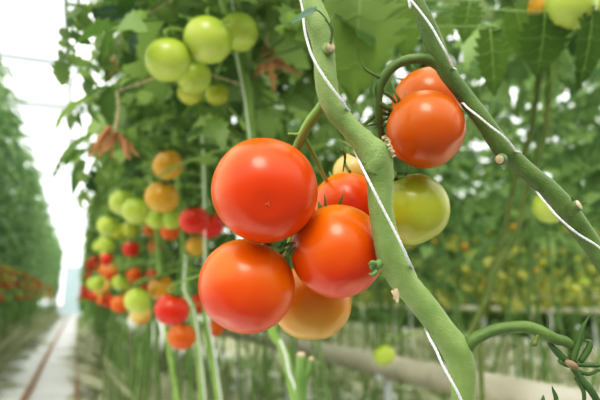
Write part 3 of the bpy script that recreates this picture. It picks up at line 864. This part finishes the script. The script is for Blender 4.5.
# stalks from the single fruits further back to the stems that bear them
for (u, v, r, d) in KEEP[:len(MIDT)]:
    p = np.array(P(u, v - r * .8, d))
    e, q = grows_from(p, .05)
    if np.linalg.norm(p - q) > .6: continue
    mb = MB(); s_ = spline([q, p * .4 + q * .6 + np.array([0, 0, .02]), p + np.array([0, 0, .02]), p], 5)
    tube(mb, s_, .0022, 6).obj('fruit_stalk', MT['stem_near'], e)

# ------------------------------------------------------------------ rows of plants
def row_variant(seed, z0, z1, count, matl, n=5, stems=3, squash=.8, top=3.35):
    r_ = random.Random(seed)
    wob = [(h, r_.uniform(-.04, .04), r_.uniform(-.05, .05)) for h in np.linspace(0, top, 7)]
    W = np.array(wob); W[0, 1:] = 0
    axis = lambda z: np.array([np.interp(z, W[:, 0], W[:, 1]), np.interp(z, W[:, 0], W[:, 2]), z])
    s = MB(); zs = np.linspace(0, top, 14)
    tube(s, [axis(z) for z in zs], np.linspace(.008, .004, 14), 6)
    s_me = s.mesh('main_stem', MT['stem_row'])
    v = MB()
    for k in range(stems):                      # lowered bare stems and strings of the same plant
        x0 = r_.uniform(-.18, .18); y0 = r_.uniform(-.45, .45)
        tube(v, spline([(x0, y0, 0), (x0 * .8, y0 * .7, .45), (x0 * .4, y0 * .3, .9), (r_.uniform(-.1, .1), r_.uniform(-.15, .15), 1.6)], 4), .0065, 5)
    v_me = v.mesh('side_stems', MT['stem_row'])
    f = plant_leaves(r_, axis, z0, z1, count, n=n, squash=squash, low=.5)
    f_me = f.mesh('foliage', matl)
    return s_me, v_me, f_me

def add_plant(var, x, y, label, group, rz, sc=1.0):
    e = bpy.data.objects.new('tomato_plant', None); e.empty_display_size = .05
    COL.objects.link(e); e.location = (x, y, 0); e.rotation_euler = (0, 0, rz); e.scale = (1, 1, sc)
    tag(e, label, 'plant', group)
    for nm, me in zip(('main_stem', 'side_stems', 'foliage'), var):
        o = bpy.data.objects.new(nm, me); COL.objects.link(o); o.parent = e
        if nm != 'main_stem': o['kind'] = 'stuff'
V_right = [row_variant(200 + k, 1.22, 3.1, 54, MT['leaf_row']) for k in range(4)]
V_left = [row_variant(220 + k, 1.15, 3.7, 52, MT['leaf_cool'], squash=.75, top=3.9) for k in range(4)]
V_next = [row_variant(240 + k, 1.12, 3.1, 60, MT['leaf_far'], stems=3) for k in range(5)]

y = 2.35; i = 0
while y < 36:
    add_plant(V_right[i % 4], .36 + random.uniform(-.05, .05), y, 'leafy tomato plant further along the row that bears the clusters', 'plants further along the near row', random.choice((0, PI)) + random.uniform(-.3, .3))
    y += .48 if y < 12 else .8; i += 1
y = 2.0
while y < 9:
    add_plant(V_right[(i + 1) % 4], .82 + random.uniform(-.05, .05), y, 'leafy tomato plant in the second line of the double row', 'plants of the double row, second line', random.uniform(0, 6.28))
    y += .5; i += 1
y = 3.2
while y < 36:
    add_plant(V_left[i % 4], -1.12 + random.uniform(-.05, .05), y, 'tall leafy tomato plant in the row across the aisle', 'plants of the row across the aisle', random.choice((0, PI)) + random.uniform(-.3, .3))
    y += .45 if y < 16 else .8; i += 1
for x, ya, yb, st in ((1.75, 1.4, 6.2, .5), (3.3, 2.6, 11, .55), (4.9, 4.0, 15.5, .65), (6.6, 5.2, 19, .8), (8.6, 6.5, 23, .9)):
    y = ya
    nm = {1.75: 'tomato plant in the first row behind the beige gutter', 3.3: 'tomato plant in the second row behind the beige gutter'}.get(x, 'hazy tomato plant in the far rows beyond the gutter')
    gr = {1.75: 'plants of the first row behind', 3.3: 'plants of the second row behind'}.get(x, 'plants of the far rows')
    while y < yb:
        add_plant(V_next[i % 5], x + random.uniform(-.12, .12), y, nm, gr, random.uniform(0, 6.28), random.uniform(.92, 1.05))
        y += st; i += 1

# small fruit in the rows
fruit_me = {}
def small_fruit(p, R, mat, label, group):
    key = mat.name
    if key not in fruit_me:
        fruit_me[key] = tomato_mesh('tomato', 1.0, mat, .93, nu=16, nv=10)
    o = bpy.data.objects.new('tomato', fruit_me[key]); COL.objects.link(o)
    o.location = p; o.scale = (R,) * 3
    o.rotation_euler = (random.uniform(-.4, .4), random.uniform(-.4, .4), random.uniform(0, 6))
    tag(o, label, 'tomato', group)
CN = {RED: 'red', ORANGE: 'orange', GOLD: 'golden', LIME: 'pale green', GREEN: 'green', AMBER: 'amber', YELLOW: 'yellow'}
r_ = random.Random(77)
for k in range(95):                                             # across the aisle
    t = r_.random() ** 1.3
    y = 6.6 + 13 * t
    m_ = r_.choice([RED, ORANGE, ORANGE, YELLOW, GOLD, GOLD, LIME])
    z = 1.0 + r_.uniform(-.02, .34)
    small_fruit((-.76 + r_.uniform(-.10, .05), y, z), r_.uniform(.032, .04), m_, f'small blurred {CN[m_]} tomato low in the row across the aisle', f'{CN[m_]} tomatoes across the aisle')
for k in range(55):                                             # further along the near row
    y = 2.6 + 10 * r_.random() ** 1.4
    m_ = r_.choice([RED, ORANGE, ORANGE, GOLD, LIME])
    z = 1.0 + r_.uniform(-.03, .36)
    small_fruit((.10 + r_.uniform(-.08, .12), y, z), r_.uniform(.03, .037), m_, f'small blurred {CN[m_]} tomato far along the row that bears the clusters', f'{CN[m_]} tomatoes further along the near row')
for k in range(190):                                            # rows behind
    x = r_.choice([3.2, 3.3, 4.9, 4.9, 6.6]) + r_.uniform(-.25, .15)
    b = math.radians(r_.uniform(24, 48))
    y = x / math.tan(b)
    m_ = r_.choice([LIME, LIME, YELLOW, YELLOW, YELLOW, GREEN, GOLD, LIME, YELLOW, GOLD])
    z = 1.02 + r_.uniform(0, .16 + .085 * math.hypot(x, y))
    small_fruit((x, y, z), r_.uniform(.026, .036), m_, f'small blurred {CN[m_]} tomato in the hazy rows beyond the gutter', f'{CN[m_]} tomatoes in the rows beyond')

# ------------------------------------------------------------------ the house: floor, rails, gutters, roof, end
def floor_material():
    m, nt, out = new_mat('greenhouse_floor')
    b = N(nt, 'ShaderNodeBsdfPrincipled', i_Roughness=.8)
    ge = N(nt, 'ShaderNodeNewGeometry')
    sp = N(nt, 'ShaderNodeSeparateXYZ'); nt.links.new(ge.outputs['Position'], sp.inputs[0])
    # mottled ground cover: white sheet, litter, green
    n1 = N(nt, 'ShaderNodeTexNoise', i_Scale=5.0, i_Detail=5.0, i_Roughness=.65)
    nt.links.new(ge.outputs['Position'], n1.inputs['Vector'])
    mott = ramp(nt, [(.30, (.16, .19, .09)), (.43, (.36, .37, .22)), (.485, (.50, .44, .32)), (.525, (.86, .86, .82)), (.7, (.88, .89, .88))])
    nt.links.new(n1.outputs['Fac'], mott.inputs['Fac'])
    # concrete and sheet of the aisle with cross joints
    n2 = N(nt, 'ShaderNodeTexNoise', i_Scale=3.0, i_Detail=6.0)
    nt.links.new(ge.outputs['Position'], n2.inputs['Vector'])
    ais = ramp(nt, [(.3, (.84, .81, .77)), (.6, (.93, .92, .90))])
    nt.links.new(n2.outputs['Fac'], ais.inputs['Fac'])
    g = N(nt, 'ShaderNodeMapRange'); g.inputs['From Min'].default_value = .30; g.inputs['From Max'].default_value = .40
    nt.links.new(sp.outputs['X'], g.inputs['Value'])
    mx = N(nt, 'ShaderNodeMix', data_type='RGBA')
    nt.links.new(g.outputs['Result'], mx.inputs[0]); nt.links.new(ais.outputs['Color'], mx.inputs[6]); nt.links.new(mott.outputs['Color'], mx.inputs[7])
    # grey strip along the far row
    h = N(nt, 'ShaderNodeMapRange'); h.inputs['From Min'].default_value = -.66; h.inputs['From Max'].default_value = -.74
    nt.links.new(sp.outputs['X'], h.inputs['Value'])
    gr = ramp(nt, [(.35, (.50, .51, .49)), (.65, (.68, .69, .68))])
    nt.links.new(n2.outputs['Fac'], gr.inputs['Fac'])
    m2 = N(nt, 'ShaderNodeMix', data_type='RGBA')
    nt.links.new(h.outputs['Result'], m2.inputs[0]); nt.links.new(mx.outputs[2], m2.inputs[6]); nt.links.new(gr.outputs['Color'], m2.inputs[7])
    nt.links.new(m2.outputs[2], b.inputs['Base Color'])
    bp = N(nt, 'ShaderNodeBump', i_Strength=.4, i_Distance=.02); nt.links.new(n1.outputs['Fac'], bp.inputs['Height']); nt.links.new(bp.outputs['Normal'], b.inputs['Normal'])
    nt.links.new(b.outputs['BSDF'], out.inputs['Surface'])
    return m
o = box(MB(), -8, 14, .25, 44, -.1, 0).obj('floor', floor_material(), smooth=False); o['kind'] = 'structure'

def ypipe(name, x, z, r, y0, y1, mat, label, cat, cradle=True, seg=16):
    e = empty(name, (x, y0, 0), label, cat)
    mb = MB(); tube(mb, [(x, y, z) for y in np.linspace(y0, y1, 12)], r, seg); mb.obj('tube', mat, e)
    if cradle:
        y = y0 + .6
        for k in range(min(24, int((y1 - y0) / 1.5))):
            mb = MB(); box(mb, x - .012, x + .012, y - .02, y + .02, 0, z - r * .6); box(mb, x - r, x + r, y - .02, y + .02, z - r - .01, z - r * .7)
            mb.obj('support', MT['metal'], e, smooth=False); y += 1.5
    return e
ypipe('heating_rail', -.42, .055, .026, 1.0, 37.5, MT['rust'], 'rusty brown heating rail on the far side of the aisle floor', 'rail')
ypipe('heating_rail', 0.05, .055, .022, 1.0, 37.5, MT['rust'], 'rusty brown heating rail along the weedy edge of the aisle', 'rail')
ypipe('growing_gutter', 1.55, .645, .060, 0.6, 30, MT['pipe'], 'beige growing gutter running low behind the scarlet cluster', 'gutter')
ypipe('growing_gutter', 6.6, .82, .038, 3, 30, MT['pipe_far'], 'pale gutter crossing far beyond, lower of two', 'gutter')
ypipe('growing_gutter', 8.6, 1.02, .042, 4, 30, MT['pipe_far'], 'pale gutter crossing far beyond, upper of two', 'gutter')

def glass():
    m, nt, out = new_mat('roof_glass')
    t = N(nt, 'ShaderNodeBsdfTransparent'); t.inputs[0].default_value = (.97, .98, .98, 1)
    g = N(nt, 'ShaderNodeBsdfDiffuse'); g.inputs[0].default_value = (.9, .92, .92, 1)
    mx = N(nt, 'ShaderNodeMixShader'); mx.inputs[0].default_value = .05
    nt.links.new(t.outputs[0], mx.inputs[1]); nt.links.new(g.outputs[0], mx.inputs[2]); nt.links.new(mx.outputs[0], out.inputs[0])
    return m
GL = glass()
mb = MB(); mb.add([(-8, -4, 4.9), (14, -4, 4.9), (14, 44, 4.9), (-8, 44, 4.9)], [(0, 1, 2, 3)])
o = mb.obj('ceiling', GL, smooth=False); o['kind'] = 'structure'
k = 1
for y in (6.2, 8.3, 10.4, 12.6, 16, 22, 29):
    mb = MB(); box(mb, -8, 14, y - .04, y + .04, 4.28, 4.36 if y not in (6.2, 10.4) else 4.42)
    o = mb.obj(f'trim_{k}', MT['metal'], smooth=False); o['kind'] = 'structure'; k += 1
for x in (-2.6, -.35, 2.4, 6.4):
    mb = MB(); box(mb, x - .03, x + .03, -4, 44, 4.4, 4.47)
    o = mb.obj(f'trim_{k}', MT['metal'], smooth=False); o['kind'] = 'structure'; k += 1
# end wall with a pale door
mb = MB(); box(mb, -8, 14, 38, 38.1, 0, .6); o = mb.obj('wall_back', MT['white'], smooth=False); o['kind'] = 'structure'
mb = MB(); mb.add([(-8, 38.05, .6), (14, 38.05, .6), (14, 38.05, 4.9), (-8, 38.05, 4.9)], [(0, 1, 2, 3)]); o = mb.obj('window_1', GL, smooth=False); o['kind'] = 'structure'
d_ = box(MB(), -.8, .6, 37.9, 37.98, 0, 2.9).obj('door_1', MT['door'], smooth=False); d_['kind'] = 'structure'
mb = MB(); box(mb, -.86, -.8, 37.88, 38, 0, 2.96); box(mb, .6, .66, 37.88, 38, 0, 2.96); box(mb, -.86, .66, 37.88, 38, 2.9, 2.96); box(mb, -.13, -.07, 37.87, 37.9, 0, 2.9)
o = mb.obj('door_frame', MT['metal'], d_, smooth=False)

# weeds, litter and ground plants
def weeds(name, label, cx, y0, y1, w, count, hmax, seed, mat='weed'):
    r_ = random.Random(seed); mb = MB()
    for _ in range(count):
        x = cx + r_.uniform(-w, w); y = r_.uniform(y0, y1); h = hmax * r_.uniform(.4, 1)
        v, f = leaflet(h, h * r_.uniform(.06, .22), 4, .1, .2, r_.uniform(.1, 1.2))
        R = rot('Z', r_.uniform(0, 6.28)) @ rot('X', r_.uniform(.3, 1.4))
        mb.add(v @ R.T + np.array([x, y, 0]), f, r_.uniform(0, 1))
    o = mb.obj(name, MT[mat]); tag(o, label, 'weeds', None, 'stuff')
weeds('weeds', 'dense strip of weeds further along the rail', .20, 9.5, 32, .14, 3000, .18, 32)
weeds('weeds', 'tangle of pale shoots under the near row', .62, 1.6, 14, .24, 1500, .7, 33, 'dry_shoots')
weeds('weeds', 'patchy weeds between the gutter and the rows behind', 2.6, 1.2, 9, 1.4, 2600, .2, 34)
weeds('weeds', 'weeds under the row across the aisle', -1.2, 5, 30, .2, 1800, .7, 35, 'dry_shoots')
weeds('undergrowth', 'green tangle beneath the far rows', 5.8, 3, 18, 3.2, 2600, .4, 36, 'dry_shoots')

def hedge(name, label, x0, x1, y0, y1, z0, z1, count, size, seed, mat):
    r_ = random.Random(seed); mb = MB()
    for _ in range(count):
        v, f = leaflet(size * r_.uniform(.6, 1.2), size * r_.uniform(.25, .4), 3, .1, .2, .5)
        R = rot('Z', r_.uniform(0, 6.28)) @ rot('X', r_.uniform(-.9, .6)) @ rot('Y', r_.uniform(-.8, .8))
        mb.add(v @ R.T + np.array([r_.uniform(x0, x1), r_.uniform(y0, y1), z0 + (z1 - z0) * r_.random()]), f, r_.random())
    o = mb.obj(name, MT[mat]); tag(o, label, 'foliage', None, 'stuff')
hedge('foliage', 'wall of hazy foliage closing the view beyond the far rows', 10.4, 11.6, 5, 30, .0, 3.8, 12000, .42, 41, 'leaf_far')
hedge('foliage', 'yellowing lower leaves of the rows beyond the gutter', 2.9, 9.0, 2.6, 20, .92, 1.55, 5500, .15, 44, 'leaf_olive')
hedge('foliage', 'foliage closing the far end of the near rows', .3, 11, 33, 36, .0, 3.0, 4000, .5, 42, 'leaf_far')
hedge('foliage', 'foliage of the row beyond the row across the aisle', -2.7, -2.1, 5, 37, .0, 3.4, 6000, .42, 43, 'leaf_cool')

# ------------------------------------------------------------------ light
w = bpy.data.worlds.new('world'); scene.world = w; w.use_nodes = True
nt = w.node_tree
bg = nt.nodes['Background']
tc = N(nt, 'ShaderNodeTexCoord'); no = N(nt, 'ShaderNodeTexNoise', i_Scale=2.0, i_Detail=3.0)
nt.links.new(tc.outputs['Generated'], no.inputs['Vector'])
r = ramp(nt, [(.35, (.95, .98, 1.0)), (.65, (1, 1, 1))]); nt.links.new(no.outputs['Fac'], r.inputs['Fac'])
nt.links.new(r.outputs['Color'], bg.inputs['Color'])
sp = N(nt, 'ShaderNodeVectorMath', operation='DOT_PRODUCT'); sp.inputs[1].default_value = (0.0, 0.35, 1.0)
nt.links.new(tc.outputs['Generated'], sp.inputs[0])
mr = N(nt, 'ShaderNodeMapRange', interpolation_type='SMOOTHSTEP')
mr.inputs['From Min'].default_value = -.25; mr.inputs['From Max'].default_value = .36
mr.inputs['To Min'].default_value = .40; mr.inputs['To Max'].default_value = 2.3
nt.links.new(sp.outputs['Value'], mr.inputs['Value'])
nt.links.new(mr.outputs['Result'], bg.inputs['Strength'])
sun = bpy.data.lights.new('sun', 'SUN'); sun.energy = 2.5; sun.angle = math.radians(26); sun.color = (1, .98, .94)
so = bpy.data.objects.new('sun', sun); COL.objects.link(so)
to = Vector((-.48, -.88, 0)).normalized() * math.cos(math.radians(49)) + Vector((0, 0, math.sin(math.radians(49))))
so.rotation_mode = 'QUATERNION'; so.rotation_quaternion = to.to_track_quat('Z', 'Y'); so.location = (0, -2, 8)

cy = scene.cycles
cy.max_bounces = 8; cy.diffuse_bounces = 4; cy.glossy_bounces = 2; cy.transmission_bounces = 4; cy.transparent_max_bounces = 16
cy.caustics_reflective = False; cy.caustics_refractive = False
for o in EMPTY_AT:
    del o['_o']
for o in SUBS:
    del o['_o']
